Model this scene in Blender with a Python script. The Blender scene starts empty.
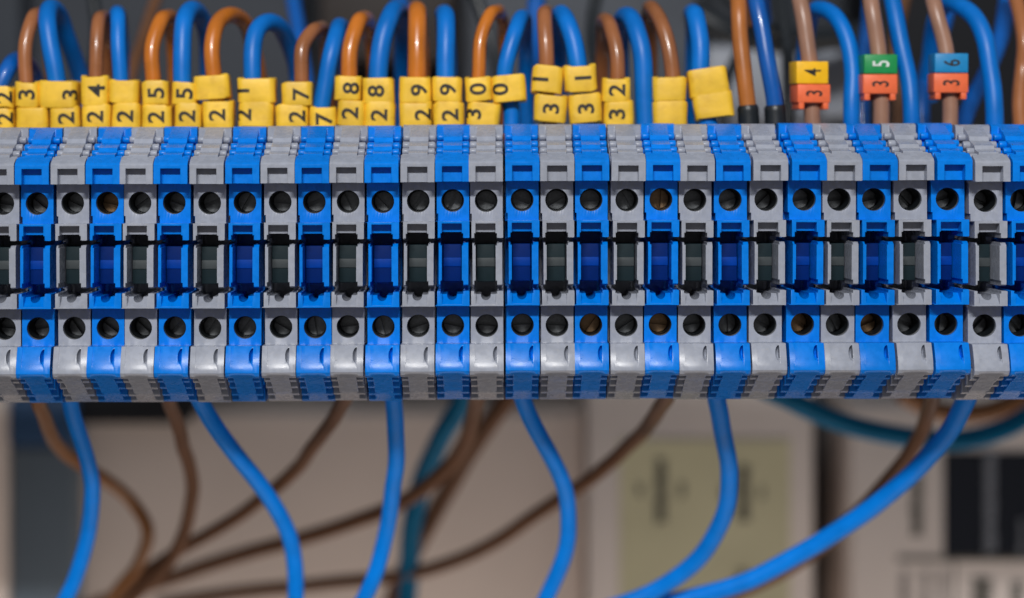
import bpy, bmesh, math, random
from mathutils import Vector, Matrix
random.seed(7)
MM = 0.001
D = 350.0; F = 2322.0; VU = 490.0; VV = 162.0; ZC = 15.07
sc = bpy.context.scene
COL = sc.collection

# ---------- photograph pixel (u, v) at depth y (mm) -> place in mm ----------
def P(u, v, y):
    k = (D + y) / F
    return Vector(((u - VU) * k, y, ZC - (v - VV) * k))
def px(n, y): return n * (D + y) / F

# ---------- object helpers ----------
def finish(name, bm, mat, parent=None, smooth=True, angle=35, loc=None):
    me = bpy.data.meshes.new(name)
    bmesh.ops.recalc_face_normals(bm, faces=bm.faces)
    bm.to_mesh(me); bm.free()
    return link(name, me, mat, parent, smooth, angle, loc)
def link(name, me, mat, parent=None, smooth=True, angle=35, loc=None, scale=True):
    if scale: me.transform(Matrix.Scale(MM, 4))
    if mat is not None:
        me.materials.clear(); me.materials.append(mat)
    if smooth:
        me.shade_smooth()
        me.set_sharp_from_angle(angle=math.radians(angle))
    o = bpy.data.objects.new(name, me); COL.objects.link(o)
    if loc is not None: o.location = Vector(loc) * MM
    if parent is not None: o.parent = parent
    return o
def tag(o, label=None, cat=None, group=None, kind=None):
    if label: o['label'] = label
    if cat: o['category'] = cat
    if group: o['group'] = group
    if kind: o['kind'] = kind
    return o
def empty(name, loc):
    o = bpy.data.objects.new(name, None); COL.objects.link(o)
    o.location = Vector(loc) * MM; o.empty_display_size = 0.002
    return o
def add_box(bm, x0, x1, y0, y1, z0, z1, M=None, bev=0):
    vs = [bm.verts.new((x, y, z)) for x in (x0, x1) for y in (y0, y1) for z in (z0, z1)]
    if M is not None:
        for v in vs: v.co = M @ v.co
    idx = [(0,1,3,2),(4,6,7,5),(0,4,5,1),(2,3,7,6),(0,2,6,4),(1,5,7,3)]
    fs = [bm.faces.new([vs[i] for i in f]) for f in idx]
    if bev:
        es = list({e for f in fs for e in f.edges})
        bmesh.ops.bevel(bm, geom=es, offset=bev, segments=3, affect='EDGES', profile=0.5)
def add_prism(bm, pts, x0, x1):           # pts: (y, z) polygon extruded along x
    a = [bm.verts.new((x0, y, z)) for y, z in pts]
    b = [bm.verts.new((x1, y, z)) for y, z in pts]
    bm.faces.new(a); bm.faces.new(list(reversed(b)))
    n = len(pts)
    for i in range(n):
        bm.faces.new((a[i], b[i], b[(i+1) % n], a[(i+1) % n]))
def add_cyl(bm, c, axis, r, h, n=40, r2=None):
    R = {'x': Matrix.Rotation(math.pi/2, 4, 'Y'), 'y': Matrix.Rotation(-math.pi/2, 4, 'X'), 'z': Matrix.Identity(4)}[axis]
    bmesh.ops.create_cone(bm, cap_ends=True, segments=n, radius1=r, radius2=r if r2 is None else r2, depth=h,
                          matrix=Matrix.Translation(Vector(c)) @ R)

# ---------- materials ----------
def new_mat(name, col, *a_, edge=0.0, **k_):
    m = base_mat(name, col, *a_, **k_)
    if edge:
        nt = m.node_tree; b = nt.nodes['Principled BSDF']; src = b.inputs['Base Color'].links[0].from_socket
        g = nt.nodes.new('ShaderNodeNewGeometry'); no = nt.nodes.new('ShaderNodeTexNoise'); no.inputs['Scale'].default_value = 1400; no.inputs['Detail'].default_value = 5
        nt.links.new(g.outputs['Position'], no.inputs['Vector'])
        mp = nt.nodes.new('ShaderNodeMapRange'); mp.inputs['From Min'].default_value = .53; mp.inputs['From Max'].default_value = .62
        nt.links.new(g.outputs['Pointiness'], mp.inputs['Value'])
        mn = nt.nodes.new('ShaderNodeMapRange'); mn.inputs['From Min'].default_value = .42; mn.inputs['From Max'].default_value = .6; mn.inputs['To Max'].default_value = edge
        nt.links.new(no.outputs['Fac'], mn.inputs['Value'])
        mu = nt.nodes.new('ShaderNodeMath'); mu.operation = 'MULTIPLY'; nt.links.new(mp.outputs[0], mu.inputs[0]); nt.links.new(mn.outputs[0], mu.inputs[1])
        mx = nt.nodes.new('ShaderNodeMix'); mx.data_type = 'RGBA'; nt.links.new(mu.outputs[0], mx.inputs['Factor']); nt.links.new(src, mx.inputs['A'])
        mx.inputs['B'].default_value = tuple(min(1, c*1.5+.12) for c in col) + (1,)
        nt.links.new(mx.outputs['Result'], b.inputs['Base Color'])
    return m
def base_mat(name, col, rough=0.4, spec=0.5, metal=0, var=0.06, nscale=900, bump=0.02, bscale=6000, coat=0, dust=0.0, dustcol=(0.5,0.47,0.42)):
    m = bpy.data.materials.new(name); m.use_nodes = True
    nt = m.node_tree; b = nt.nodes['Principled BSDF']
    tc = nt.nodes.new('ShaderNodeTexCoord')
    geo = nt.nodes.new('ShaderNodeNewGeometry')
    n1 = nt.nodes.new('ShaderNodeTexNoise'); n1.inputs['Scale'].default_value = nscale; n1.inputs['Detail'].default_value = 4
    nt.links.new(geo.outputs['Position'], n1.inputs['Vector'])
    mr = nt.nodes.new('ShaderNodeMapRange')
    mr.inputs['From Min'].default_value = 0.3; mr.inputs['From Max'].default_value = 0.7
    mr.inputs['To Min'].default_value = 1 - var; mr.inputs['To Max'].default_value = 1 + var
    nt.links.new(n1.outputs['Fac'], mr.inputs['Value'])
    oi = nt.nodes.new('ShaderNodeObjectInfo')
    mo = nt.nodes.new('ShaderNodeMapRange'); mo.inputs['To Min'].default_value = 0.93; mo.inputs['To Max'].default_value = 1.07
    nt.links.new(oi.outputs['Random'], mo.inputs['Value'])
    mul = nt.nodes.new('ShaderNodeMath'); mul.operation = 'MULTIPLY'
    nt.links.new(mr.outputs[0], mul.inputs[0]); nt.links.new(mo.outputs[0], mul.inputs[1])
    vm = nt.nodes.new('ShaderNodeVectorMath'); vm.operation = 'SCALE'
    vm.inputs[0].default_value = col
    nt.links.new(mul.outputs[0], vm.inputs['Scale'])
    out = vm.outputs[0]
    if dust:
        n3 = nt.nodes.new('ShaderNodeTexNoise'); n3.inputs['Scale'].default_value = nscale * 2.3; n3.inputs['Detail'].default_value = 6
        nt.links.new(geo.outputs['Position'], n3.inputs['Vector'])
        r3 = nt.nodes.new('ShaderNodeMapRange'); r3.inputs['From Min'].default_value = 0.52; r3.inputs['From Max'].default_value = 0.78
        r3.inputs['To Min'].default_value = 0; r3.inputs['To Max'].default_value = dust
        nt.links.new(n3.outputs['Fac'], r3.inputs['Value'])
        mx = nt.nodes.new('ShaderNodeMix'); mx.data_type = 'RGBA'
        nt.links.new(r3.outputs[0], mx.inputs['Factor']); nt.links.new(out, mx.inputs['A'])
        mx.inputs['B'].default_value = (*dustcol, 1); out = mx.outputs['Result']
    nt.links.new(out, b.inputs['Base Color'])
    b.inputs['Metallic'].default_value = metal
    b.inputs['Specular IOR Level'].default_value = spec
    b.inputs['Coat Weight'].default_value = coat
    n2 = nt.nodes.new('ShaderNodeTexNoise'); n2.inputs['Scale'].default_value = bscale; n2.inputs['Detail'].default_value = 3
    nt.links.new(geo.outputs['Position'], n2.inputs['Vector'])
    rr = nt.nodes.new('ShaderNodeMapRange'); rr.inputs['To Min'].default_value = max(0.05, rough - 0.1); rr.inputs['To Max'].default_value = rough + 0.1
    nt.links.new(n1.outputs['Fac'], rr.inputs['Value']); nt.links.new(rr.outputs[0], b.inputs['Roughness'])
    if bump:
        bp = nt.nodes.new('ShaderNodeBump'); bp.inputs['Strength'].default_value = bump * 10; bp.inputs['Distance'].default_value = 0.00004
        nt.links.new(n2.outputs['Fac'], bp.inputs['Height']); nt.links.new(bp.outputs[0], b.inputs['Normal'])
    return m
M = {}
M['grey']   = new_mat('grey_polyamide', (0.33, 0.355, 0.42), 0.27, spec=.28, var=.08, dust=0.2, dustcol=(0.48,0.45,0.40))
M['blue']   = new_mat('blue_polyamide', (0.0, 0.20, 0.76), 0.28, spec=.22, var=.08, dust=0.04, dustcol=(0.1,0.3,0.6))
M['grey_in'] = new_mat('shaded_grey_insert', (0.010, 0.022, 0.028), 0.55, spec=.15)  # deep shade of the grey centre channel put into the insert colour
M['blue_in'] = new_mat('shaded_blue_insert', (0.0, 0.018, 0.13), 0.55, spec=.08)  # blue blocks: channel shade painted as a darker blue
M['strip_g'] = new_mat('grey_strip', (0.055,0.065,0.07), .5, spec=.2)
M['strip_b'] = new_mat('blue_strip', (0.0,0.045,0.30), .5, spec=.1)
M['screw']  = new_mat('dull_steel', (0.16, 0.17, 0.18), 0.38, metal=1, var=0.25, nscale=2500)
M['brass']  = new_mat('brassy_steel', (0.26, 0.17, 0.10), 0.35, metal=1, var=0.25, nscale=2500)
M['yellow'] = new_mat('yellow_pvc', (0.90, 0.55, 0.035), 0.45, var=0.14, nscale=280, bump=0.06, bscale=1800, dust=0.45, dustcol=(0.60,0.30,0.015))
M['ink']    = new_mat('black_ink', (0.018, 0.014, 0.010), 0.6, bump=0)
M['white_ink'] = new_mat('white_ink', (0.75, 0.8, 0.75), 0.6, bump=0)
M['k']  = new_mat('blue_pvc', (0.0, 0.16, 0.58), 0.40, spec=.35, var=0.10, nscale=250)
M['kl'] = new_mat('lit_blue_pvc', (0.0, 0.225, 0.82), 0.42, spec=.16, var=0.10, nscale=250)  # lit copy of the wire blue: light on hanging wires painted in
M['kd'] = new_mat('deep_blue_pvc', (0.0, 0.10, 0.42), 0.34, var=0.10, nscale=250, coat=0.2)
M['t']  = new_mat('teal_pvc', (0.0, 0.13, 0.27), 0.45, spec=.12, var=0.10, nscale=250)
M['o']  = new_mat('orange_pvc', (0.56, 0.165, 0.014), 0.28, var=0.12, nscale=250, coat=0.25)
M['b']  = new_mat('brown_pvc', (0.34, 0.125, 0.045), 0.30, var=0.12, nscale=250, coat=0.2)
M['p']  = new_mat('pale_brown_pvc', (0.31, 0.165, 0.11), 0.34, var=0.12, nscale=250)
M['oz'] = new_mat('brownish_orange_pvc', (0.42, 0.14, 0.03), 0.34, var=.12, nscale=250)
M['ob'] = new_mat('dull_orange_pvc', (0.22, 0.085, 0.02), 0.4)
M['d']  = new_mat('dark_brown_pvc', (0.15, 0.070, 0.036), 0.45, spec=.2, var=0.12, nscale=250)
M['ferrule'] = new_mat('black_pvc', (0.012, 0.016, 0.02), 0.4)
M['mk_y'] = new_mat('marker_yellow', (0.95, 0.52, 0.01), 0.4)
M['mk_o'] = new_mat('marker_orange', (0.88, 0.16, 0.055), 0.4)
M['mk_g'] = new_mat('marker_green', (0.01, 0.27, 0.07), 0.4)
M['mk_b'] = new_mat('marker_blue', (0.01, 0.25, 0.55), 0.4)
M['lining'] = new_mat('hole_shade_black', (0.010,0.013,0.016), 0.45, spec=.2)  # near-black tube added to paint the shade inside the screw holes
M['steel'] = new_mat('zinc_steel', (0.45, 0.45, 0.44), 0.4, metal=1)

def S(r, g, b):   # helper: plain linear triple
    return (r, g, b)
# ---------- terminal block ----------
def zv(v, y): return ZC - (v - VV) * (D + y) / F
def housing_mesh():
    prof = [(30,19.3),(13.6,19.3),(13.3,zv(124,12)),(11.9,zv(124,12)),
            (7.8,zv(135.9,7.8)),(7.5,zv(140,7.5)),(4.8,zv(144.9,4.8)),(4.5,zv(148.8,4.5)),
            (2.45,zv(151.6,2.45)),(2.2,zv(153.6,2.2)),(0.3,zv(159.5,.3)),(0,zv(162,0)),
            (0,zv(181,0)),(4.2,zv(181,0)),(4.2,6.2),(1.8,6.2),(1.8,zv(237.4,1.8)),
            (10,zv(237.6,1.8)),(10,zv(242.2,1.8)),(2.4,zv(242.2,1.8)),(1.8,zv(244.8,1.8)),(1.8,zv(284,1.8)),(2.4,zv(285.4,1.8)),
            (10,zv(285.4,1.8)),(10,zv(290.2,1.8)),(1.8,zv(290.4,1.8)),(1.8,zv(305.5,1.8)),
            (5.0,zv(305.5,1.8)),(5.0,zv(343.5,2.4)),(2.1,zv(343.5,2.4)),(1.35,zv(352.5,.9)),(0.85,zv(362,.6)),(0.62,zv(370.5,.6)),
            (1.1,zv(374,1.1)),(4.4,zv(381.5,4.4)),(4.6,zv(380.8,4.6)),(7.9,zv(390,7.9)),(8.1,zv(389.3,8.1)),
            (12,zv(399,12)),(30,zv(399,12)-.1)]
    bm = bmesh.new(); add_prism(bm, prof, -2.56, 2.56)
    bmesh.ops.recalc_face_normals(bm, faces=bm.faces)
    me = bpy.data.meshes.new('h'); bm.to_mesh(me); bm.free()
    base = bpy.data.objects.new('h', me); COL.objects.link(base)
    cut = []
    def C(f):
        bm = bmesh.new(); f(bm); bmesh.ops.recalc_face_normals(bm, faces=bm.faces)
        m = bpy.data.meshes.new('c'); bm.to_mesh(m); bm.free()
        o = bpy.data.objects.new('c', m); COL.objects.link(o); cut.append(o)
    # window in the upper shoulder, its back wall sloping forward
    C(lambda b: add_prism(b, [(-1,zv(165.5,0)),(1.75,zv(165.5,0)),(1.75,zv(183,0)),(-1,zv(183,0))], -1.55, 1.5))
    # screw holes
    hz1 = zv(200, 4.2); hz2 = zv(325, 5.0)
    C(lambda b: add_cyl(b, (0, 4.2+3, hz1), 'y', 1.74, 7.8, 48))
    C(lambda b: add_cyl(b, (0, 5.0+3, hz2), 'y', 1.74, 7.8, 48))
    # centre channel between the legs
    C(lambda b: add_box(b, -1.62, 1.42, -1, 14, zv(294.3,1.8), zv(231.8,1.8)))
    # shallow recesses of the upper and lower U pieces
    C(lambda b: add_prism(b, [(-1,zv(222.8,1.8)),(3.5,zv(222.8,1.8)),(3.9,zv(235,1.8)),(-1,zv(235,1.8))], -1.62, 1.42))
    C(lambda b: add_prism(b, [(-1,zv(303.8,1.8)),(1.9,zv(303.8,1.8)),(4.0,zv(293,1.8)),(-1,zv(293,1.8))], -1.62, 1.42))
    C(lambda b: add_cyl(b, (-0.1, 8.0, zv(294.5,3)), 'y', 0.75, 14, 24))
    # hole panels narrower than the shoulders
    for sx in (-1, 1):
        w = 0.14 if sx < 0 else 0.06
        xa, xb = (-3, -2.56+w) if sx < 0 else (2.56-w, 3)
        C(lambda b: add_box(b, xa, xb, 3.9, 9, 6.23, zv(182,4)))
        C(lambda b: add_box(b, xa, xb, 4.7, 9, zv(342.6,5), zv(306.5,5)))
    C(lambda b: add_box(b, -3, -2.2, 0.5, 8, zv(220.6,4.2), zv(213,4.2)))
    C(lambda b: add_box(b, -3, -2.22, 0.5, 12, zv(239.5,1.8), zv(221,1.8)))
    C(lambda b: add_box(b, -3, -2.08, 0.5, 13, zv(287.5,1.8), zv(240.5,1.8)))
    C(lambda b: add_box(b, 2.4, 3, 0.5, 13, zv(287.4,1.8), zv(240.6,1.8)))
    C(lambda b: add_box(b, -3, -2.3, 0.5, 12, zv(305,1.8), zv(288.5,1.8)))
    # the channel opens wider above and below the insert
    C(lambda b: add_box(b, -1.82, 1.62, -1, 13.5, zv(245,1.8), zv(232.6,1.8)))
    C(lambda b: add_box(b, -1.84, 1.64, -1, 13.5, zv(293.2,1.8), zv(280,1.8)))
    def corner(b, sx, zc, up):
        M_ = Matrix.Translation((sx, 0, zc)) @ Matrix.Rotation(math.radians(45), 4, 'Y')
        add_box(b, -.33, .33, -1, 6, -.33, .33, M=M_)
    for sx in (-1.95, 1.75, -2.35, 2.52):
        for v_ in (240, 288): C(lambda b, sx=sx, v_=v_: corner(b, sx, zv(v_,1.8), 1))
    # shallow panel and scooped notch of the lower shoulder
    C(lambda b: add_prism(b, [(-1,zv(341,2)),(2.45,zv(341,2)),(1.5,zv(352.5,1)),(1.02,zv(361.5,.8)),(0.75,zv(365.5,.8)),(-1,zv(365.5,.8))], -1.75, 1.55))
    def lens(b):
        bmesh.ops.create_uvsphere(b, u_segments=24, v_segments=16, radius=1)
        for v in b.verts:
            v.co = Vector((min(v.co.x, 0)*0.62 + 1.55 if v.co.x < 0 else 1.56, v.co.y*1.9+1.2, v.co.z*1.25 + zv(353.5,1)))
        bmesh.ops.remove_doubles(b, verts=b.verts, dist=0.0005)
    C(lens)
    # side notches of the sloping upper and lower shoulders
    up = [(11.0,zv(127.5,11)),(2.9,zv(152.3,2.9)),(2.9,zv(152.3,2.9)-1.25),(3.4,zv(152.3,2.9)-1.5),(11.0,zv(127.5,11)-1.3)]
    up = [(11.2,26),(2.1,22),(2.1,zv(153.6,2.2)-1.9),(11.2,zv(127,11)-2.3)]
    dn = [(11.2,zv(397,11)+2.3),(1.9,zv(375.5,1.9)+1.9),(1.9,-24),(11.2,-27)]
    for p in (up, dn):
        C(lambda b, p=p: add_prism(b, p, -3, -1.45))
        C(lambda b, p=p: add_prism(b, p, 1.45, 3))
    for c in cut:
        m = base.modifiers.new('b', 'BOOLEAN'); m.operation = 'DIFFERENCE'; m.solver = 'EXACT'; m.object = c
    bv = base.modifiers.new('bev', 'BEVEL'); bv.width = 0.11; bv.segments = 2; bv.limit_method = 'ANGLE'; bv.angle_limit = math.radians(28)
    bv.harden_normals = False
    dg = bpy.context.evaluated_depsgraph_get()
    out = bpy.data.meshes.new_from_object(base.evaluated_get(dg), depsgraph=dg)
    for o in cut + [base]: bpy.data.objects.remove(o)
    # grip knobs standing in the notches
    bm = bmesh.new(); bm.from_mesh(out)
    # the shoulders are very slightly crowned across their width
    for q in (-2.1,-1.7,-1.25,-.8,-.4,0,.4,.8,1.25,1.7,2.1):
        bmesh.ops.bisect_plane(bm, geom=bm.verts[:]+bm.edges[:]+bm.faces[:], plane_co=(q,0,0), plane_no=(1,0,0), dist=1e-5)
    for v in bm.verts:
        if v.co.y < 3 and (zv(373.5,1) < v.co.z < zv(344.2,2)): v.co.y += .15*(v.co.x/2.5)**2
        elif v.co.y < 1.0 and v.co.z > zv(181.5,0): v.co.y += .05*(v.co.x/2.5)**2
    for sx in (-1, 1):
        for (y, z, r) in [(10.2,zv(132,10.2)-.75,.55),(7.5,zv(139,7.5)-.85,.6),(5.3,zv(145.5,5.3)-.8,.56),(3.5,zv(151,3.5)-.72,.45)]:
            b2 = bmesh.new(); add_cyl(b2, (sx*1.95, y, z), 'x', r, 1.1, 20)
            bmesh.ops.bevel(b2, geom=[e for e in b2.edges if abs(e.calc_face_angle(0)) > 1], offset=.18, segments=2, affect='EDGES', profile=.5)
            t = bpy.data.meshes.new('t'); b2.to_mesh(t); b2.free(); bm.from_mesh(t); bpy.data.meshes.remove(t)
        for (y, z) in [(2.1,zv(375,2)+.75),(4.3,zv(379.5,4.1)+.75),(6.8,zv(385.8,6.6)+.75),(9.4,zv(392.8,9.2)+.75)]:
            add_prism(bm, [(y-.9,z+1.8),(y-.75,z-.5),(y+.15,z-.85),(y-.15,z+1.2)], min(sx*1.3,sx*2.42), max(sx*1.3,sx*2.42))
    bmesh.ops.recalc_face_normals(bm, faces=bm.faces)
    bm.to_mesh(out); bm.free()
    return out
def insert_mesh():
    bm = bmesh.new()
    zt, zb = zv(244,5), zv(281.5,5)
    add_box(bm, -1.5, 1.3, 6.6, 12, zb, zt, bev=0.12)
    return bm
def strip_mesh():
    bm = bmesh.new(); add_box(bm, -1.49, 1.29, 6.45, 7.4, zv(266.5,5), zv(257.5,5), bev=0.1); return bm
def screw_mesh():
    bm = bmesh.new()
    # slotted head: two half discs with a sunken slot, slightly domed
    n = 28; R = 1.6; s = 0.3; dome = 0.06
    for sg in (-1, 1):
        a0 = math.asin(s / R)
        rim = []
        for i in range(n + 1):
            a = a0 + (math.pi - 2*a0) * i / n
            rim.append((R*math.cos(a), sg * R*math.sin(a)))
        top = [bm.verts.new((x*.9, 0.0, z*.9 if abs(z*.9) > s else sg*s)) for x, z in rim]
        mid = [bm.verts.new((x, 0.22, z)) for x, z in rim]
        back = [bm.verts.new((x, 1.4, z)) for x, z in rim]
        c = bm.verts.new((0, -dome, sg*s)); 
        for i in range(n):
            bm.faces.new((c, top[i], top[i+1]))
            bm.faces.new((top[i], mid[i], mid[i+1], top[i+1]))
            bm.faces.new((mid[i], back[i], back[i+1], mid[i+1]))
        cb = bm.verts.new((0, 1.4, sg*s))
        bm.faces.new((c, top[0], mid[0], back[0], cb)); bm.faces.new((c, cb, back[n], mid[n], top[n]))
    add_cyl(bm, (0, 1.36, 0), 'y', 1.55, 0.16, 28)
    return bm

def lining_mesh():
    bm = bmesh.new(); n = 32
    R = []
    for (rr, y) in ((1.76,.55),(1.62,.6),(1.58,3.0),(1.58,7.6)):
        R.append([bm.verts.new((rr*math.cos(6.28318*k/n), y, rr*math.sin(6.28318*k/n))) for k in range(n)])
    for A, B in zip(R, R[1:]):
        for k in range(n): bm.faces.new((A[k], A[(k+1)%n], B[(k+1)%n], B[k]))
    return bm
hm = housing_mesh(); hm.transform(Matrix.Scale(MM, 4))
hm.materials.clear(); hm.materials.append(M['grey']); hm.shade_smooth(); hm.set_sharp_from_angle(angle=math.radians(32))
hm_blue = hm.copy(); hm_blue.materials.clear(); hm_blue.materials.append(M['blue'])
def mesh_of(bm, mat):
    me = bpy.data.meshes.new('part'); bmesh.ops.recalc_face_normals(bm, faces=bm.faces); bm.to_mesh(me); bm.free()
    me.transform(Matrix.Scale(MM, 4)); me.materials.append(mat); me.shade_smooth(); me.set_sharp_from_angle(angle=math.radians(35))
    return me
ins_g = mesh_of(insert_mesh(), M['grey_in']); ins_b = mesh_of(insert_mesh(), M['blue_in']); st_g = mesh_of(strip_mesh(), M['strip_g']); st_b = mesh_of(strip_mesh(), M['strip_b'])
lin = mesh_of(lining_mesh(), M['lining']); scr = mesh_of(screw_mesh(), M['screw']); scr_b = scr.copy(); scr_b.materials.clear(); scr_b.materials.append(M['brass'])

holes = [3.5,37.6,73.4,107.4,140.1,174.2,209.8,245,280.3,314.5,347.8,383,418.2,452.7,486.2,522.2,556.8,590.8,626.6,660.8,
         694.8,730,766,803.5,838.2,873.2,909.6,947.2,984.8,1021.6]
feeds = ['the leftmost brown wire, marked 23', 'the thick blue wire marked 23', 'the brown wire marked 24', 'the blue wire marked 24',
 'the orange wire marked 25', 'the blue wire marked 25', 'the orange wire with a tilted blank sleeve over a 2', 'the blue wire with a blank wide sleeve over a 2',
 'the brown wire marked 27', 'the blue wire with a single sleeve reading 7', 'the orange wire marked 28', 'the blue wire marked 28',
 'the orange wire marked 29', 'the blue wire marked 29', 'the orange wire marked 30', 'the blue wire whose only sleeve, reading 0, is tilted',
 'the brown wire marked 31', 'the blue wire marked 31', 'the brown wire marked 32', 'the bare blue wire beside the sleeves reading 32',
 'the brown wire with plain blank yellow sleeves', 'the blue wire with tilted blank yellow sleeves', 'the brownish orange wire ending in a black collar', 'the blue wire ending in a black collar',
 'the brown wire with the yellow and orange marker', 'the bare blue arch right of the yellow and orange marker', 'the brown wire with the green and orange marker',
 'the bare blue wire right of the green and orange marker', 'the brown wire with the blue and orange marker', 'the bare blue arch right of the blue and orange marker']
def interp(x, tab):
    for (a, fa), (b, fb) in zip(tab, tab[1:]):
        if x <= b: return fa + (fb - fa) * (x - a) / (b - a)
    return tab[-1][1]
for i, u in enumerate(holes):
    blue = (i % 2 == 1)
    X = (u - VU) * (D + 4.4) / F
    dn = interp(u, [(0,3.6),(140,3.1),(260,2.5),(400,1.3),(522,0),(760,-.4),(960,-.8),(985,.6),(1030,.3)])
    dz = -dn * 0.1507 + random.uniform(-.04, .04)
    sx = interp(u, [(0,1.0),(420,1.0),(700,1.01),(800,1.04),(1024,1.055)])
    yaw = interp(u, [(0,-.004),(420,0),(700,0.005),(766,.05),(810,.065),(1024,.075)])
    root = empty('terminal_block', (X + 4.4*yaw, random.uniform(-.14,.14), dz))
    root.scale = (sx, 1, 1)
    root.rotation_euler = (random.uniform(-.004,.004), random.uniform(-.005,.005), random.uniform(-.008,.008) + yaw)
    cn = 'blue' if blue else 'grey'
    tag(root, f'{cn} terminal block below {feeds[i]}', 'terminal block', 'terminal blocks packed side by side in one row')
    h = bpy.data.objects.new('housing', hm_blue if blue else hm); COL.objects.link(h); h.parent = root
    wn = h.modifiers.new('wn', 'WEIGHTED_NORMAL'); wn.keep_sharp = True; wn.weight = 90
    ins = bpy.data.objects.new('centre_insert', ins_b if blue else ins_g); COL.objects.link(ins); ins.parent = root
    st = bpy.data.objects.new('strip', st_b if blue else st_g); COL.objects.link(st); st.parent = ins
    for j, (hz, hy) in enumerate(((zv(200,4.2), 9.0), (zv(325,5), 9.8))):
        l = bpy.data.objects.new('hole_shade_lining', lin); COL.objects.link(l); l.parent = root
        l.location = Vector((0, 4.2 if j == 0 else 5.0, hz)) * MM
        br = (i in (17,19,23,25) and j == 1) or (i in (3,19) and j == 0)
        s = bpy.data.objects.new('screw', scr_b if br else scr); COL.objects.link(s); s.parent = root
        s.location = Vector((0, hy + random.uniform(-.8,.5), hz)) * MM
        s.rotation_euler = (0, random.uniform(0, math.pi), 0)
# rail the blocks are clamped on
bm = bmesh.new()
add_box(bm, -110, 110, 30.6, 38, -13.5, 13.5); add_box(bm, -110, 110, 30.6, 31.6, 13.4, 17.5); add_box(bm, -110, 110, 30.6, 31.6, -17.5, -13.4)
rail = finish('mounting_rail', bm, M['steel'])
tag(rail, 'zinc steel rail behind the row of terminal blocks', 'rail', kind='structure')

# ---------- wires ----------
def catmull(pts, n=10):
    out = []
    p = [pts[0] + (pts[0]-pts[1])*.5] + list(pts) + [pts[-1] + (pts[-1]-pts[-2])*.5]
    for i in range(1, len(p)-2):
        p0, p1, p2, p3 = p[i-1:i+3]
        # centripetal
        t0 = 0; t1 = t0 + max((p1-p0).length,1e-4)**.5; t2 = t1 + max((p2-p1).length,1e-4)**.5; t3 = t2 + max((p3-p2).length,1e-4)**.5
        for k in range(n):
            t = t1 + (t2-t1)*k/n
            A1 = p0*((t1-t)/(t1-t0)) + p1*((t-t0)/(t1-t0)); A2 = p1*((t2-t)/(t2-t1)) + p2*((t-t1)/(t2-t1)); A3 = p2*((t3-t)/(t3-t2)) + p3*((t-t2)/(t3-t2))
            B1 = A1*((t2-t)/(t2-t0)) + A2*((t-t0)/(t2-t0)); B2 = A2*((t3-t)/(t3-t1)) + A3*((t-t1)/(t3-t1))
            out.append(B1*((t2-t)/(t2-t1)) + B2*((t-t1)/(t2-t1)))
    out.append(p[-2].copy())
    for _ in range(2):
        out = [out[0]] + [(out[i-1]+out[i]*2+out[i+1])/4 for i in range(1, len(out)-1)] + [out[-1]]
    return out
def tube(bm, path, rad, n=20):
    rings = []; prev = None
    for i, c in enumerate(path):
        t = (path[min(i+1, len(path)-1)] - path[max(i-1, 0)]).normalized()
        if prev is None:
            a = t.cross(Vector((0,1,0)));  a = a if a.length > .1 else t.cross(Vector((1,0,0)))
            a.normalize()
        else:
            a = (prev - t * prev.dot(t)).normalized()
        prev = a; b = t.cross(a)
        r = rad(i) if callable(rad) else rad
        rings.append([bm.verts.new(c + (a*math.cos(q) + b*math.sin(q))*r) for q in [2*math.pi*k/n for k in range(n)]])
    for A, B in zip(rings, rings[1:]):
        for k in range(n): bm.faces.new((A[k], A[(k+1)%n], B[(k+1)%n], B[k]))
    bm.faces.new(list(reversed(rings[0]))); bm.faces.new(rings[-1])
glyphs = {}
def glyph(ch, size, bold=0.0, xs=1.0):
    key = (ch, round(size,2), bold, xs)
    if key not in glyphs:
        c = bpy.data.curves.new('t', 'FONT'); c.body = ch; c.size = 1.0; c.extrude = 0.01; c.offset = bold
        c.align_x = 'CENTER'; c.resolution_u = 5
        o = bpy.data.objects.new('t', c); COL.objects.link(o)
        dg = bpy.context.evaluated_depsgraph_get(); dg.update()
        me = bpy.data.meshes.new_from_object(o.evaluated_get(dg), depsgraph=dg)
        bpy.data.objects.remove(o)
        xsv = [v.co.x for v in me.vertices]; ysv = [v.co.y for v in me.vertices]
        cx = (min(xsv)+max(xsv))/2; cy = (min(ysv)+max(ysv))/2; hh = max(ysv)-min(ysv)
        me.transform(Matrix.Diagonal((xs,1,1,1)) @ Matrix.Translation((-cx,-cy,0)))
        me.transform(Matrix.Scale(size/hh, 4))
        # upright facing -Y, then turned a quarter turn counter-clockwise
        me.transform(Matrix.Rotation(math.pi/2, 4, 'X'))
        me.transform(Matrix.Rotation(-math.pi/2, 4, 'Y'))
        me.transform(Matrix.Scale(MM, 4))
        glyphs[key] = me
    return glyphs[key]
def rrect(w, d, r, n=4):
    pts = []
    for cx, cy, a0 in ((w/2-r, -d/2+r, -90), (w/2-r, d/2-r, 0), (-w/2+r, d/2-r, 90), (-w/2+r, -d/2+r, 180)):
        for k in range(n+1):
            a = math.radians(a0 + 90*k/n); pts.append((cx + r*math.cos(a), cy + r*math.sin(a)))
    return pts
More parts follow.
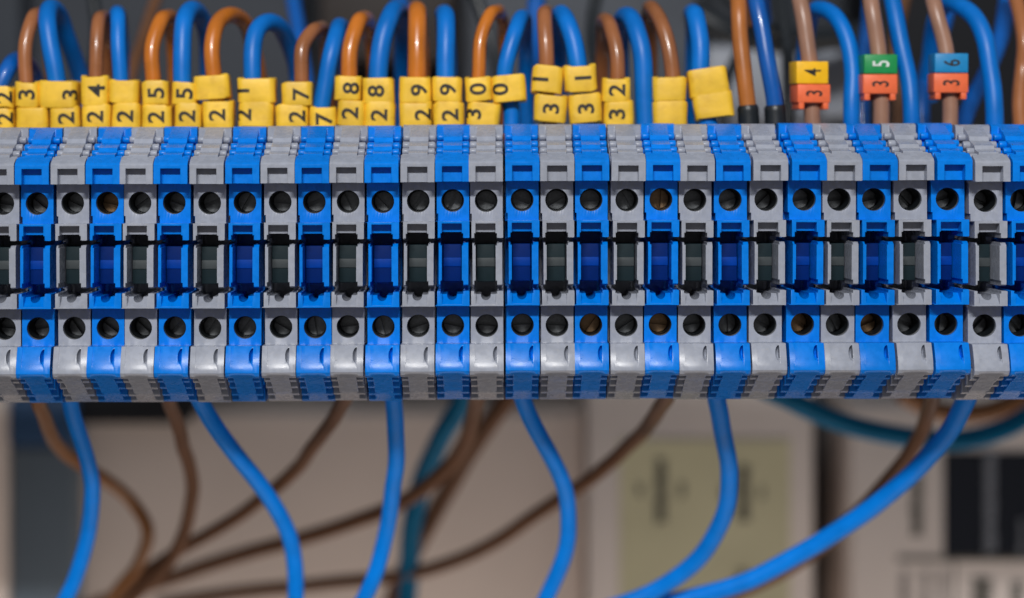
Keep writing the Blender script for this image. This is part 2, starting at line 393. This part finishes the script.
def sleeve(parent, rootloc, wx, spec, mat, wire_r, dirt=True):
    """spec: (u0,v0,u1,v1, text, text_u, tilt_deg, yaw_deg)"""
    u0, v0, u1, v1, txt, tu, tilt, yaw = spec
    y = 17.6
    c = P((u0+u1)/2, (v0+v1)/2, y); w = px(u1-u0, y); h = px(v1-v0, y)
    d = 4.6
    rnd = random.Random(int(u0*7+v0))
    RC = 1.0; tilt += rnd.uniform(-1.6, 1.6)
    outer = rrect(w, d, RC, 5)
    bm = bmesh.new(); rings = []
    n = len(outer)
    ph = [rnd.uniform(0, 6.28) for _ in range(4)]
    am = 0.13
    for (z, s) in ((-h/2, .93), (-h/2+.12, .985), (-h/2+.35, 1.0), (-h*.2, 1.0), (h*.1, 1.0), (h/2-.35, 1.0), (h/2-.12, .985), (h/2, .93)):
        ring = []
        for k, (x, yy) in enumerate(outer):
            a = 2*math.pi*k/n
            zz = z + (am*math.sin(a*2+ph[0]) + am*.6*math.sin(a*3+ph[1])) * (1 if abs(z) > h*.3 else .2)
            wob = 1 + .018*math.sin(a*2+ph[2]+z)
            ring.append(bm.verts.new((x*s*wob, yy*s*wob, zz)))
        rings.append(ring)
    for A, B in zip(rings, rings[1:]):
        for k in range(n): bm.faces.new((A[k], A[(k+1)%n], B[(k+1)%n], B[k]))
    # bore ends
    for ring, sg in ((rings[0], -1), (rings[-1], 1)):
        inn = [bm.verts.new((math.copysign(min(abs(v.co.x), 1e9), v.co.x)*0.72, v.co.y*0.72, v.co.z)) for v in ring]
        inn2 = [bm.verts.new((v.co.x, v.co.y, v.co.z - sg*0.8)) for v in inn]
        for k in range(n):
            bm.faces.new((ring[k], ring[(k+1)%n], inn[(k+1)%n], inn[k])); bm.faces.new((inn[k], inn[(k+1)%n], inn2[(k+1)%n], inn2[k]))
        bm.faces.new(inn2)
    R = Matrix.Rotation(math.radians(tilt), 4, 'Y') @ Matrix.Rotation(math.radians(yaw), 4, 'Z')
    cc = c + Vector((0, d/2, 0))
    bmesh.ops.transform(bm, matrix=R, verts=bm.verts)
    o = finish('marker_sleeve', bm, mat, parent, loc=cc - rootloc)
    if txt:
        ink = M['ink']; size = 2.85; xs = 0.9
        for ch in txt:
            g = glyph(ch, 2.65, 0.02, 1.1).copy(); g.materials.clear(); g.materials.append(ink)
            off = px(tu - (u0+u1)/2, y)
            b3 = bmesh.new(); b3.from_mesh(g)
            for q in range(-9, 10):
                bmesh.ops.bisect_plane(b3, geom=b3.verts[:]+b3.edges[:]+b3.faces[:], plane_co=(q*.00022-px(tu-(u0+u1)/2,y)*0,0,0), plane_no=(1,0,0))
            b3.to_mesh(g); b3.free()
            # wrap onto the sleeve front: follow the rounded corner
            hw = w/2 - RC
            for v in g.vertices:
                x = v.co.x/MM + off; f = -d/2 - .05
                if abs(x) > hw:
                    t = min((abs(x)-hw)/RC, 1.6)
                    x = math.copysign(hw + (RC+.06)*math.sin(t), x); f = -d/2 + RC - (RC+.06)*math.cos(t)
                dy = v.co.y/MM
                v.co = (R @ Vector((x, f + min(max(dy,-.02),.02), v.co.z/MM))) * MM
            go = bpy.data.objects.new('digit', g); COL.objects.link(go); go.parent = o
        o['label'] = f'yellow sleeve reading {txt}'
    else:
        o['label'] = 'blank yellow sleeve'
    return o
def clip_marker(parent, rootloc, u0, v0, u1, v1, mat, cname, txt, ink, feet, yaw):
    y = 17.5; c = P((u0+u1)/2, (v0+v1)/2, y); w = px(u1-u0, y); h = px(v1-v0, y); d = 4.4
    bm = bmesh.new()
    add_box(bm, -w/2, w/2, -d/2, d/2, -h/2+.04, h/2-.04, bev=.18)
    if feet:
        add_box(bm, -w/2+.25, -w/2+1.15, -d/2+.1, d/2, -h/2-1.0, -h/2+.3, bev=.15)
        add_box(bm, w/2-1.15, w/2-.25, -d/2+.1, d/2, -h/2-1.0, -h/2+.3, bev=.15)
        add_box(bm, -w/2+1, w/2-1, d/2-.8, d/2, -h/2-.9, -h/2+.3)
    R = Matrix.Rotation(math.radians(yaw), 4, 'Z')
    bmesh.ops.transform(bm, matrix=R, verts=bm.verts)
    o = finish('marker_clip', bm, mat, parent, loc=c + Vector((0, d/2, 0)) - rootloc)
    o['label'] = f'{cname} marker clip reading {txt}'
    g = glyph(txt, 2.7, 0.01, 0.62).copy(); g.materials.clear(); g.materials.append(ink)
    for v in g.vertices: v.co = (R @ Vector((v.co.x/MM, -d/2-.03+v.co.y/MM, v.co.z/MM+.05))) * MM
    go = bpy.data.objects.new('digit', g); COL.objects.link(go); go.parent = o
def wire(color, r_px, pts, label, tags=(), group=None, ferr=None, clips=(), name='insulated_wire'):
    path = catmull([P(*p) for p in pts])
    # small irregularities of hand-bent cable
    q = random.Random(label); a1, a2, a3 = [q.uniform(0, 6.28) for _ in range(3)]; acc = 0
    for i_ in range(2, len(path)):
        acc += (path[i_]-path[i_-1]).length
        path[i_] = path[i_] + Vector((math.sin(acc/4.3+a1)*.10 + math.sin(acc/1.9+a2)*.05, math.sin(acc/3.1+a3)*.08, 0)) * min(1, acc/8)
    rl = path[0].copy()
    rad = px(r_px, pts[1][2])
    bm = bmesh.new(); tube(bm, [p - rl for p in path], rad)
    root = empty(name, rl)
    tag(root, label, 'wire', group)
    finish('insulation', bm, M[color], root, angle=60)
    for t in tags: sleeve(root, rl, None, t, M['yellow'], rad)
    if ferr:
        a, b = ferr
        seg = [p for p in path if b >= VV - (p.z-ZC)*F/(D+p.y) >= a][:60]
        if len(seg) > 1:
            bm = bmesh.new(); tube(bm, [p - rl for p in seg], lambda i: rad*(1.28 if 0 < i < len(seg)-1 else 1.12))
            finish('end_collar', bm, M['ferrule'], root, angle=50)
    for c in clips: clip_marker(root, rl, *c)
    return root

GT = 'wires looping into the top of the terminal blocks'
def loop(x0, xm, xt, vt, xb, vm=45, vend=140, yb=44, x00=None):
    """front leg x0 -> crest xt at vt -> rear leg xb, going backwards in depth"""
    return [(x00 if x00 is not None else x0, 134, 20), (x0, 105, 20), (x0*.6+xm*.4, 78, 20), (xm, vm, 20.5), (xt-(xt-xm)*.45, vt+11, 22.5), (xt, vt+7.5, 27),
            (xt+(xb-xt)*.35, vt+9, 34), (xt+(xb-xt)*.75, vt+30, 41), (xb, 85, yb), (xb, vend, yb+2)]
T = lambda *a: a
# colour, radius px, points, label, sleeves(u0,v0,u1,v1,text,text_u,tilt,yaw)
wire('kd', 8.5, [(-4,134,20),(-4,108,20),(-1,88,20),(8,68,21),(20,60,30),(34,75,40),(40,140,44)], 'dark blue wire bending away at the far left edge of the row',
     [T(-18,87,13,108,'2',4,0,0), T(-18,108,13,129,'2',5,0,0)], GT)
wire('b', 7.2, loop(27, 26, 38, 7, 52, 42), 'brown wire with sleeve reading 3 at the far left of the row',
     [T(15,107,47,130,'',0,0,0), T(14,82,38,107,'3',26.5,0,0)], GT)
wire('k', 9.3, [(62,134,20),(61,105,20),(57,78,20),(50,45,20.5),(47,18,22),(50,8,26),(60,16,31),(70,45,36),(82,85,42),(88,140,44)],
     'thick blue wire marked 23 with its rear leg slanting right',
     [T(38,81,77,108,'3',72,1,-5), T(49,107,79,129,'2',66,0,0)], GT)
wire('b', 7.2, loop(95, 97, 102, 10, 108, 42), 'brown wire with sleeves reading 4 over 2',
     [T(80,76,108,105,'4',96.5,1,0), T(81,104,110,129,'2',95,0,0)], GT)
wire('k', 7.8, loop(121, 118, 117.5, 6, 122, 42), 'blue wire with folded blank sleeve over sleeve reading 2',
     [T(108,80,138,103,'',0,0,0), T(111,103,140,129,'2',125,0,0)], GT)
wire('o', 8.0, loop(154, 153, 167, 10, 176, 46), 'orange wire with sleeves reading 5 over 2',
     [T(141,81,168,105,'5',156,-1,0), T(141,105,171,129,'2',156,0,0)], GT)
wire('k', 9.3, [(186,134,20),(185,105,20),(182,78,20),(182,45,20.5),(184,20,22),(190,10,26),(200,14,32),(207,35,37),(208,80,43),(208,140,45)],
     'blue wire with sleeves reading 5 over 2',
     [T(171,82,196,105,'5',184.5,0,0), T(174,103,201,129,'2',187,2,0)], GT)
wire('o', 8.2, [(218,134,20),(217,105,20),(214,75,20),(213,45,20.5),(217,24,22),(228,15,26),(242,20,32),(252,40,38),(260,85,44),(262,140,46)],
     'orange wire with a tilted blank sleeve over sleeve reading 2',
     [T(202,101,233,129,'2',217,-2,0), T(193,75,229,99,'',0,-5,0)], GT)
wire('k', 9.0, [(256,134,20),(255,105,20),(252,78,20),(252,50,20.5),(257,30,22),(268,22,25),(281,28,29),(291,48,34),(298,85,40),(300,140,44)],
     'blue wire arching wide to the right with a blank sleeve over a 2',
     [T(237,78,275,103,'1',241,0,0), T(238,102,273,128,'2',243,0,0)], GT)
wire('b', 7.4, loop(301, 303, 319, 21, 330, 48, x00=292), 'brown wire with sleeves reading 7 over 2',
     [T(275,105,308,128,'2',297,0,0), T(281,82,312,106,'7',301,0,0)], GT)
wire('k', 8.6, [(321,134,20),(321,112,20),(325,85,20),(331,52,20.5),(337,32,23),(341,26,29),(344,38,36),(346,85,42),(348,140,44)],
     'blue wire with only one sleeve, reading 7, at its foot', [T(309,107,336,130,'7',324,0,0)], GT)
wire('o', 8.4, loop(349, 350, 363, 12, 375, 46), 'orange wire with sleeves reading 8 over 2',
     [T(334,76,361,100,'8',351,2,0), T(337,100,365,126,'2',350,3,0)], GT)
wire('k', 9.8, [(379,134,20),(379,105,20),(378,78,20),(382,45,20.5),(389,20,22),(394,10,26),(400,16,32),(403,40,38),(404,85,42),(404,140,44)],
     'thick blue wire with sleeves reading 8 over 2',
     [T(362,78,394,104,'8',376,0,0), T(364,102,395,128,'2',379,1,0)], GT)
wire('o', 9.6, loop(416, 417, 417, 3, 420, 42), 'upright orange wire with sleeves reading 9 over 2',
     [T(399,77,431,103,'9',419,0,0), T(399,102,432,127,'2',423,0,0)], GT)
wire('k', 9.6, loop(446, 446, 444, 7, 447, 42), 'upright blue wire with sleeves reading 9 over 2',
     [T(432,77,462,102,'9',448,-1,0), T(433,102,464,128,'2',450,0,0)], GT)
wire('o', 6.8, loop(478, 480, 497, 4, 507, 40, x00=484), 'thin orange wire arching right with sleeve reading 0',
     [T(465,77,492,101,'0',478,-1,0), T(467,102,500,127,'3',473,3,0)], GT)
wire('k', 8.2, [(511,134,21),(511,110,21),(505,80,20.5),(509,55,20.5),(516,30,22),(521,18,26),(524,24,34),(526,60,42),(526,140,44)],
     'blue wire leaning right with a single tilted sleeve reading 0',
     [T(492,75,526,102,'0',500,-6,0)], GT)
wire('b', 7.8, loop(547, 546, 545, 5, 549, 40, x00=551), 'brown wire with spaced sleeves reading 1 over 3',
     [T(534,95,567,122,'3',551,2,0), T(532,66,563,93,'1',540,5,0)], GT)
wire('k', 9.4, [(586,134,20),(585,108,20),(580,78,20),(575,50,20.5),(567,24,22),(562,14,26),(560,22,33),(558,60,40),(558,140,44)],
     'blue wire leaning left with spaced sleeves reading 1 over 3',
     [T(564,65,597,91,'1',583,-4,0), T(569,94,602,123,'3',586,-3,0)], GT)
wire('b', 7.6, [(618,134,20),(618,105,20),(617,78,20),(616,50,20.5),(611,28,22.5),(606,20,27),(603,26,34),(602,60,41),(602,140,44)],
     'brown wire with sleeves reading 2 over 3', [T(602,78,631,102,'2',617,0,0), T(604,101,634,127,'3',617,1,0)], GT)
wire('k', 9.6, [(646,134,20),(645,105,20),(644,78,20),(641,48,20.5),(634,25,22.5),(627,16,27),(622,24,34),(620,60,41),(620,140,44)],
     'bare blue wire without any sleeve beside the blank yellow sleeves', (), GT)
wire('b', 7.8, [(672,134,20),(673,105,20),(673,78,20),(668,48,20.5),(660,20,22.5),(652,8,27),(649,14,34),(650,60,41),(650,140,44)],
     'brown wire with two plain blank sleeves, leaning left', [T(653,77,687,101,'',0,0,0), T(653,101,688,126,'',0,0,0)], GT)
wire('k', 9.6, loop(700, 699, 693, 6, 694, 42, x00=712), 'blue wire with two tilted blank sleeves',
     [T(694,92,734,118,'',0,-8,0), T(689,68,729,96,'',0,-8,0)], GT)
wire('oz', 8.4, [(749,134,20),(748,105,20),(745,80,20),(741,45,20.5),(738,10,21.5),(737,-15,26),(740,-20,36),(748,20,46)],
     'brownish orange wire leaving the top of the photo, ending in a black collar', (), GT, ferr=(103,131))
wire('kd', 8.6, [(776,134,20),(775,105,20),(771,80,20),(764,45,20.5),(757,5,22),(754,-20,26),(758,-25,36),(764,20,46)],
     'dark blue wire leaving the top of the photo, ending in a black collar', (), GT, ferr=(103,131))
wire('p', 8.4, [(813,134,20),(812,105,20),(811,80,20),(807,45,20.5),(801,5,21.5),(797,-25,26),(800,-30,36),(805,20,46)],
     'pale brown wire carrying a yellow and orange marker', (), GT,
     clips=[(794,61,827,84,M['mk_y'],'yellow','4',M['ink'],False,9), (795,84,829,103,M['mk_o'],'orange','3',M['ink'],True,9)])
wire('k', 8.6, [(852,134,21),(852,105,21),(852,72,22),(847,40,23),(836,18,25),(822,9,29),(812,14,34),(806,40,40),(800,100,44)],
     'bare blue arch between the yellow-orange and green-orange markers', (), GT)
wire('p', 8.4, [(881,134,20),(881,105,20),(881,80,20),(878,45,20.5),(872,5,21.5),(868,-25,26),(870,-30,36)],
     'pale brown wire carrying a green and orange marker', (), GT,
     clips=[(863,54,897,74,M['mk_g'],'green','5',M['white_ink'],False,4), (862,74,897,94,M['mk_o'],'orange','3',M['ink'],True,4)])
wire('k', 8.8, [(912,134,21),(911,105,21),(908,75,22),(901,40,23),(893,5,25),(888,-25,28)],
     'bare blue wire between the green-orange and blue-orange markers', (), GT)
wire('p', 8.0, [(950,134,20),(950,105,20),(949,80,20),(945,45,20.5),(936,8,21.5),(927,-20,25)],
     'pale brown wire carrying a blue and orange marker', (), GT,
     clips=[(934,53,968,73,M['mk_b'],'blue','6',M['ink'],False,3), (933,73,968,93,M['mk_o'],'orange','3',M['ink'],True,3)])
wire('k', 9.2, [(995,134,21),(994,105,21),(991,72,22),(986,42,23),(975,18,25),(958,5,29),(944,4,34),(934,30,40),(928,100,44)],
     'bare blue arch right of the blue-orange marker', (), GT)
GB = 'wires running behind the looped wires'
wire('b', 7.6, [(1021,134,26),(1020,105,28),(1022,70,30),(1024,40,30),(1016,0,34),(1008,-25,38)], 'blurred brown wire at the right edge of the photo', (), GB)
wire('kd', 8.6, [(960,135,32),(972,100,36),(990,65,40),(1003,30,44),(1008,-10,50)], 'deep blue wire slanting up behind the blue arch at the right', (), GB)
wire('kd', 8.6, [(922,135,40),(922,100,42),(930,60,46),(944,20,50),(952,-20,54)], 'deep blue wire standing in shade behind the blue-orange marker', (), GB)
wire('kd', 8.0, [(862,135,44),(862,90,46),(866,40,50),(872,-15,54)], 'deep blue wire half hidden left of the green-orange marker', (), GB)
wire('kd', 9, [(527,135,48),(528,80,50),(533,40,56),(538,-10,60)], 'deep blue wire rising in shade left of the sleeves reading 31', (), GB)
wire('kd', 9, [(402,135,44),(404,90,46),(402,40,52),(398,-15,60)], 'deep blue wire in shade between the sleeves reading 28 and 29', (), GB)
wire('d', 6, [(120,140,60),(130,80,62),(146,30,70),(160,-15,75)], 'dark brown wire slanting behind the sleeves reading 25', (), GB)
wire('ferrule', 7, [(715,-20,80),(760,25,80),(830,38,85),(900,25,90)], 'thick black cable crossing behind the right hand wires', (), GB)
wire('ferrule', 12, [(690,10,85),(730,32,85),(790,42,90),(880,30,95)], 'thicker black cable sagging behind the right hand wires', (), GB)
wire('ferrule', 6.5, [(470,-20,70),(490,40,68),(500,90,64),(505,140,60)], 'black cable standing behind the arched orange wire', (), GB)
wire('ferrule', 6.5, [(620,140,58),(600,80,60),(592,30,66),(600,-20,70)], 'black cable bowed behind the brown wire marked 32', (), GB)

wire('ferrule', 6, [(84,140,60),(90,90,62),(96,40,66),(92,-20,70)], 'black cable standing behind the brown wire marked 24', (), GB)  # added dark cable, stands in for the shadow in this gap
wire('ferrule', 7, [(786,140,58),(790,90,60),(786,40,66),(776,-20,72)], 'black cable behind the left side of the yellow and orange marker', (), GB)
wire('d', 6.5, [(900,140,64),(897,90,66),(896,40,70),(908,-20,76)], 'dark brown cable behind the bare wire right of the green and orange marker', (), GB)
wire('kd', 7.5, [(312,140,60),(306,90,62),(300,40,68),(290,-20,74)], 'deep blue cable in shade behind the sleeves reading 27', (), GB)  # also added to darken a gap where shadow lies
wire('ferrule', 6, [(725,140,70),(722,100,72),(735,60,76),(750,35,80)], 'short black cable curving behind the brownish orange wire', (), GB)
GL = 'wires hanging from the underside of the terminal blocks'
def low(c, r, pts, label): wire(c, r, pts, label, (), GL)
low('kl', 8.4, [(67,385,18),(70,402,21),(78,430,26),(88,462,32),(92,495,37),(89,530,41),(77,575,44),(50,625,45)], 'blue wire hanging lowest left and curling back left')
low('ob', 7.5, [(36,385,18),(39,402,26),(50,432,43),(68,456,63),(100,476,74),(130,500,80),(147,530,82),(141,560,85),(118,590,91),(90,625,96)], 'orange-brown wire bulging right behind the leftmost blue wire')
low('d', 7.5, [(166,385,18),(170,402,29),(182,440,49),(192,485,66),(187,525,74),(170,560,82),(130,600,91),(100,625,96)], 'short brown wire dropping between the two left blue wires')
low('kl', 8.7, [(192,385,18),(201,402,21),(224,440,26),(258,482,33),(282,518,38),(294,560,42),(295,625,45)], 'blue wire slanting down right to a vertical end')
low('d', 7.5, [(352,385,18),(344,402,32),(318,440,52),(290,475,68),(240,515,80),(180,550,88),(120,590,96),(80,625,99)], 'brown wire sweeping down left behind the slanting blue wire')
low('kl', 8.7, [(392,385,18),(394,402,21),(396,445,27),(393,490,34),(385,540,40),(368,590,42),(350,625,45)], 'nearly straight blue wire at the centre left')
low('d', 8.5, [(478,385,21),(476,402,43),(466,440,63),(440,475,77),(400,503,85),(330,530,94),(240,555,102),(150,585,110),(80,610,116)], 'long brown wire sweeping far left from the centre')
low('kl', 8.7, [(518,385,18),(524,402,21),(540,438,26),(560,475,33),(569,510,38),(564,555,42),(545,600,45),(535,625,46)], 'blue wire bowing right at the centre')
low('d', 7.8, [(672,385,18),(663,404,38),(635,440,60),(595,475,74),(540,512,85),(480,550,96),(420,572,102),(330,583,108),(240,592,113),(160,604,119)], 'longest brown wire running low across to the left')
low('kl', 9.3, [(714,385,18),(717,402,21),(725,440,27),(729,480,33),(722,520,38),(702,555,42),(665,585,45),(620,605,46),(560,620,48)], 'blue wire curving down left in front of the yellow-green label')
low('d', 7.8, [(936,385,18),(931,404,35),(917,440,49),(893,475,57),(855,515,63),(800,562,68),(740,592,74),(680,615,77)], 'brown wire partly hidden behind the long right hand blue wire')
low('kl', 9.8, [(972,385,18),(964,404,21),(944,438,27),(912,474,34),(868,510,40),(810,548,44),(750,580,46),(690,598,48),(620,612,49)], 'long blue wire sweeping from the right down to the lower centre')
GH = 'blurred cables far behind the row'
wire('t', 10.5, [(470,380,80),(462,402,84),(440,440,90),(422,480,96),(412,530,100),(408,580,104),(404,625,106)], 'blurred teal cable dropping behind the centre left blue wire', (), GH)
wire('t', 10.5, [(740,378,70),(790,400,74),(840,422,80),(900,436,84),(960,440,86),(1005,428,88),(1045,405,90)], 'blurred teal cable sagging across the right corner', (), GH)
wire('d', 9.5, [(525,375,90),(505,402,92),(478,440,96),(450,485,102),(420,540,108),(400,580,112),(385,625,114)], 'blurred brown cable beside the blurred teal cable at the centre', (), GH)
wire('ob', 10, [(900,392,96),(940,412,98),(985,412,100),(1030,395,102)], 'blurred orange-brown cable above the sagging teal cable', (), GH)

# ---------- background devices ----------
M['plate'] = new_mat('dark_plate', (0.03, 0.036, 0.046), 0.6, spec=.2, var=0.2, nscale=30)
M['beige'] = new_mat('beige_plastic', (0.80, 0.69, 0.62), 0.5, var=0.05, nscale=40)
M['white_g'] = new_mat('off_white_plastic', (0.85, 0.77, 0.72), 0.5, var=0.05, nscale=40)
M['slate'] = new_mat('slate_plastic', (0.12, 0.155, 0.19), 0.5, var=0.1, nscale=40)
M['black_p'] = new_mat('black_plastic', (0.010, 0.011, 0.014), 0.6, spec=.12)
M['label_yg'] = new_mat('yellow_green_paper', (0.66, 0.63, 0.42), 0.6, var=0.06, nscale=60)
M['label_bk'] = new_mat('dark_paper', (0.020, 0.024, 0.034), 0.7, spec=.1)
M['lightgrey'] = new_mat('light_grey_plastic', (0.22, 0.24, 0.28), 0.5, var=0.1, nscale=50)
M['navy'] = new_mat('navy_plastic', (0.01, 0.05, 0.13), 0.5)
M['smear'] = new_mat('print_ink', (0.11, 0.105, 0.085), 0.6)
M['fade'] = new_mat('pale_print', (0.42, 0.38, 0.36), 0.6)
def pbox(name, u0, v0, u1, v1, y, depth, mat, parent=None, bev=0.6, rl=None):
    a = P(u0, v1, y); b = P(u1, v0, y)
    bm = bmesh.new(); off = rl if rl is not None else Vector((0,0,0))
    c = Vector(((a.x+b.x)/2, y+depth/2, (a.z+b.z)/2))
    add_box(bm, a.x-c.x, b.x-c.x, -depth/2, depth/2, a.z-c.z, b.z-c.z, bev=bev)
    return finish(name, bm, mat, parent, loc=c-off)
bm = bmesh.new(); add_box(bm, -420, 420, 175, 178, -320, 320)
tag(finish('back_plate', bm, M['plate']), 'dark grey mounting plate closing the cabinet', 'wall', kind='structure')
def device(label, cat, u0, v0, u1, v1, y, depth, mat, name, body='body'):
    c = P((u0+u1)/2, v1, y) + Vector((0, depth/2, 0))
    r = empty(name, c); tag(r, label, cat)
    pbox(body, u0, v0, u1, v1, y, depth, mat, r, bev=1.2, rl=c)
    return r, c
def words(r, c, u, v0, v1, y, w, mat, name='printed_text', seed=1):
    """one line of small unreadable vertical lettering"""
    rnd = random.Random(seed); bm = bmesh.new(); v = v0
    while v < v1:
        h = rnd.uniform(4, 7); a = P(u - w/2*rnd.uniform(.7,1), v+h*.75, y); b = P(u + w/2*rnd.uniform(.7,1), v, y)
        add_box(bm, a.x-c.x, b.x-c.x, y-.05-c.y, y+.05-c.y, a.z-c.z, b.z-c.z); v += h
        if rnd.random() < .4:
            add_box(bm, a.x-c.x, a.x-c.x+.4, y-.05-c.y, y+.05-c.y, a.z-c.z-.6, b.z-c.z)
    o = finish(name, bm, mat, r)
    return o
r, c = device('beige cable duct filling the lower left behind the wires', 'cable duct', 72, 412, 584, 760, 140, 30, M['beige'], 'cable_duct')
r, c = device('slate grey module at the lower left edge with a navy top', 'module', 9, 446, 76, 760, 132, 36, M['slate'], 'relay_module')
pbox('top_cap', 9, 398, 76, 446, 131, 36, M['navy'], r, rl=c)
r, c = device('pale upright strip at the lower left corner beside the slate module', 'duct', -70, 404, 7, 760, 130, 36, M['beige'], 'side_duct')
r, c = device('black cover strip above the beige duct at the left', 'cover', 77, 340, 190, 424, 134, 30, M['black_p'], 'duct_cover')
r, c = device('off-white relay carrying a yellow-green label', 'relay', 588, 380, 814, 760, 132, 40, M['white_g'], 'relay')
bm = bmesh.new(); a = P(620,760,131.7); b = P(790,440,131.7)
add_box(bm, a.x-c.x, b.x-c.x, 131.7-c.y, 132.2-c.y, a.z-c.z, b.z-c.z)
lab = finish('paper_label', bm, M['label_yg'], r); lc = c
for k, (u, v0, v1, w, sd) in enumerate([(661,460,522,12,3),(744,466,520,12,4),(742,570,598,9,5)]):
    words(lab, lc, u, v0, v1, 131.55, w, M['smear'], seed=sd)
for k, (u, v, w) in enumerate([(640,490,6),(682,488,6),(762,492,5),(724,492,5)]):
    words(lab, lc, u, v-5, v+5, 131.55, w, M['smear'], seed=20+k)
r, c = device('beige controller at the lower right with a dark printed label', 'controller', 852, 404, 1110, 760, 128, 44, M['white_g'], 'controller')
def flat(name, u0, v0, u1, v1, y, mat, parent, cc):
    bm = bmesh.new(); a = P(u0, v1, y); b = P(u1, v0, y)
    add_box(bm, a.x-cc.x, b.x-cc.x, y-cc.y, y+.3-cc.y, a.z-cc.z, b.z-cc.z)
    return finish(name, bm, mat, parent)
dl = flat('dark_label', 944, 452, 1075, 557, 127.75, M['label_bk'], r, c)
words(dl, c, 990, 450, 552, 127.6, 13, M['lightgrey'], seed=8)
words(dl, c, 1022, 520, 552, 127.6, 8, M['lightgrey'], seed=9)
words(r, c, 917, 470, 536, 127.9, 13, M['smear'], seed=10)
flat('printed_line', 897, 557, 1075, 561, 127.8, M['smear'], r, c)
flat('printed_line', 953, 563, 955, 640, 127.8, M['smear'], r, c)
words(r, c, 905, 572, 620, 127.9, 9, M['fade'], seed=11); words(r, c, 926, 572, 620, 127.9, 8, M['fade'], seed=12)
words(r, c, 942, 572, 620, 127.9, 8, M['fade'], seed=13)
words(r, c, 982, 578, 620, 127.9, 22, M['smear'], seed=14); words(r, c, 1017, 582, 620, 127.9, 14, M['smear'], seed=15)
# upper background
r, c = device('dark upright strip at the upper left corner of the picture', 'cover', -60, -200, 22, 300, 138, 20, M['plate'], 'cover_strip')
r, c = device('dark slate casing behind the upper left wires', 'casing', 20, -260, 300, 300, 150, 20, new_mat('slate_casing', (0.046,0.053,0.066), .6, spec=.2, var=.15, nscale=30), 'casing')
r, c = device('light grey casing seen between the wires marked 31 and 32', 'casing', 462, -260, 700, 300, 150, 20, new_mat('grey_casing', (0.075,0.084,0.10), .6, spec=.2, var=.25, nscale=30), 'casing')
r, c = device('black contactor behind the wires marked 28 and 29', 'contactor', 318, -200, 455, 60, 120, 40, new_mat('brown_black_plastic', (0.02,0.014,0.012), .5), 'contactor')
r, c = device('light grey terminal cover under the black cables at the right', 'cover', 705, 45, 830, 130, 125, 30, M['lightgrey'], 'terminal_cover')
r, c = device('small light grey clip behind the first blue arch at the right', 'clip', 820, 50, 862, 118, 105, 12, M['lightgrey'], 'cable_clip')
r, c = device('black upright device behind the right hand markers', 'device', 866, -200, 1120, 300, 140, 30, M['black_p'], 'black_device')

# ---------- camera ----------
cam = bpy.data.cameras.new('camera'); co = bpy.data.objects.new('camera', cam); COL.objects.link(co)
co.location = (0, -D*MM, ZC*MM); co.rotation_euler = (math.radians(90), 0, 0)
cam.sensor_width = 36; cam.lens = 36*F/1024
cam.shift_x = (512-VU)/1024; cam.shift_y = -(299-VV)/1024
cam.clip_start = 0.01; cam.clip_end = 10
cam.dof.use_dof = True; cam.dof.focus_distance = (D+3)*MM; cam.dof.aperture_fstop = cam.lens/10.5
sc.camera = co

# ---------- light ----------
def area(name, loc, target, size, power, col, sy=None):
    l = bpy.data.lights.new(name, 'AREA'); l.shape = 'RECTANGLE'; l.size = size; l.size_y = sy or size*.6; l.energy = power; l.color = col
    o = bpy.data.objects.new(name, l); COL.objects.link(o); o.location = loc
    o.rotation_euler = (Vector(target)-Vector(loc)).to_track_quat('-Z', 'Y').to_euler(); return o
area('key_lamp', (-0.05, -0.68, 0.39), (0, 0.01, 0), 0.26, 5.5, (1.0, 0.985, 0.97), 0.045)
area('low_fill_light', (0.10, 0.02, -0.38), (0.08, 0.30, -0.30), 0.5, 1.35, (1.0, 0.86, 0.76), 0.12)  # unseen warm fill, added to brighten the lower background
w = bpy.data.worlds.new('World'); sc.world = w; w.use_nodes = True
bg = w.node_tree.nodes['Background']; bg.inputs[1].default_value = 0.19
wt = w.node_tree; tcn = wt.nodes.new('ShaderNodeTexCoord'); sp = wt.nodes.new('ShaderNodeSeparateXYZ'); cr = wt.nodes.new('ShaderNodeValToRGB'); ma = wt.nodes.new('ShaderNodeMapRange')
wt.links.new(tcn.outputs['Generated'], sp.inputs[0]); wt.links.new(sp.outputs['Z'], ma.inputs['Value']); ma.inputs['From Min'].default_value = -1
wt.links.new(ma.outputs[0], cr.inputs[0]); wt.links.new(cr.outputs[0], bg.inputs[0])
cr.color_ramp.elements[0].color = (0.85, 0.72, 0.60, 1); cr.color_ramp.elements[1].color = (0.85, 0.92, 1.05, 1)
sc.view_settings.view_transform = 'Standard'; sc.view_settings.look = 'None'; sc.view_settings.exposure = 0; sc.view_settings.gamma = 1
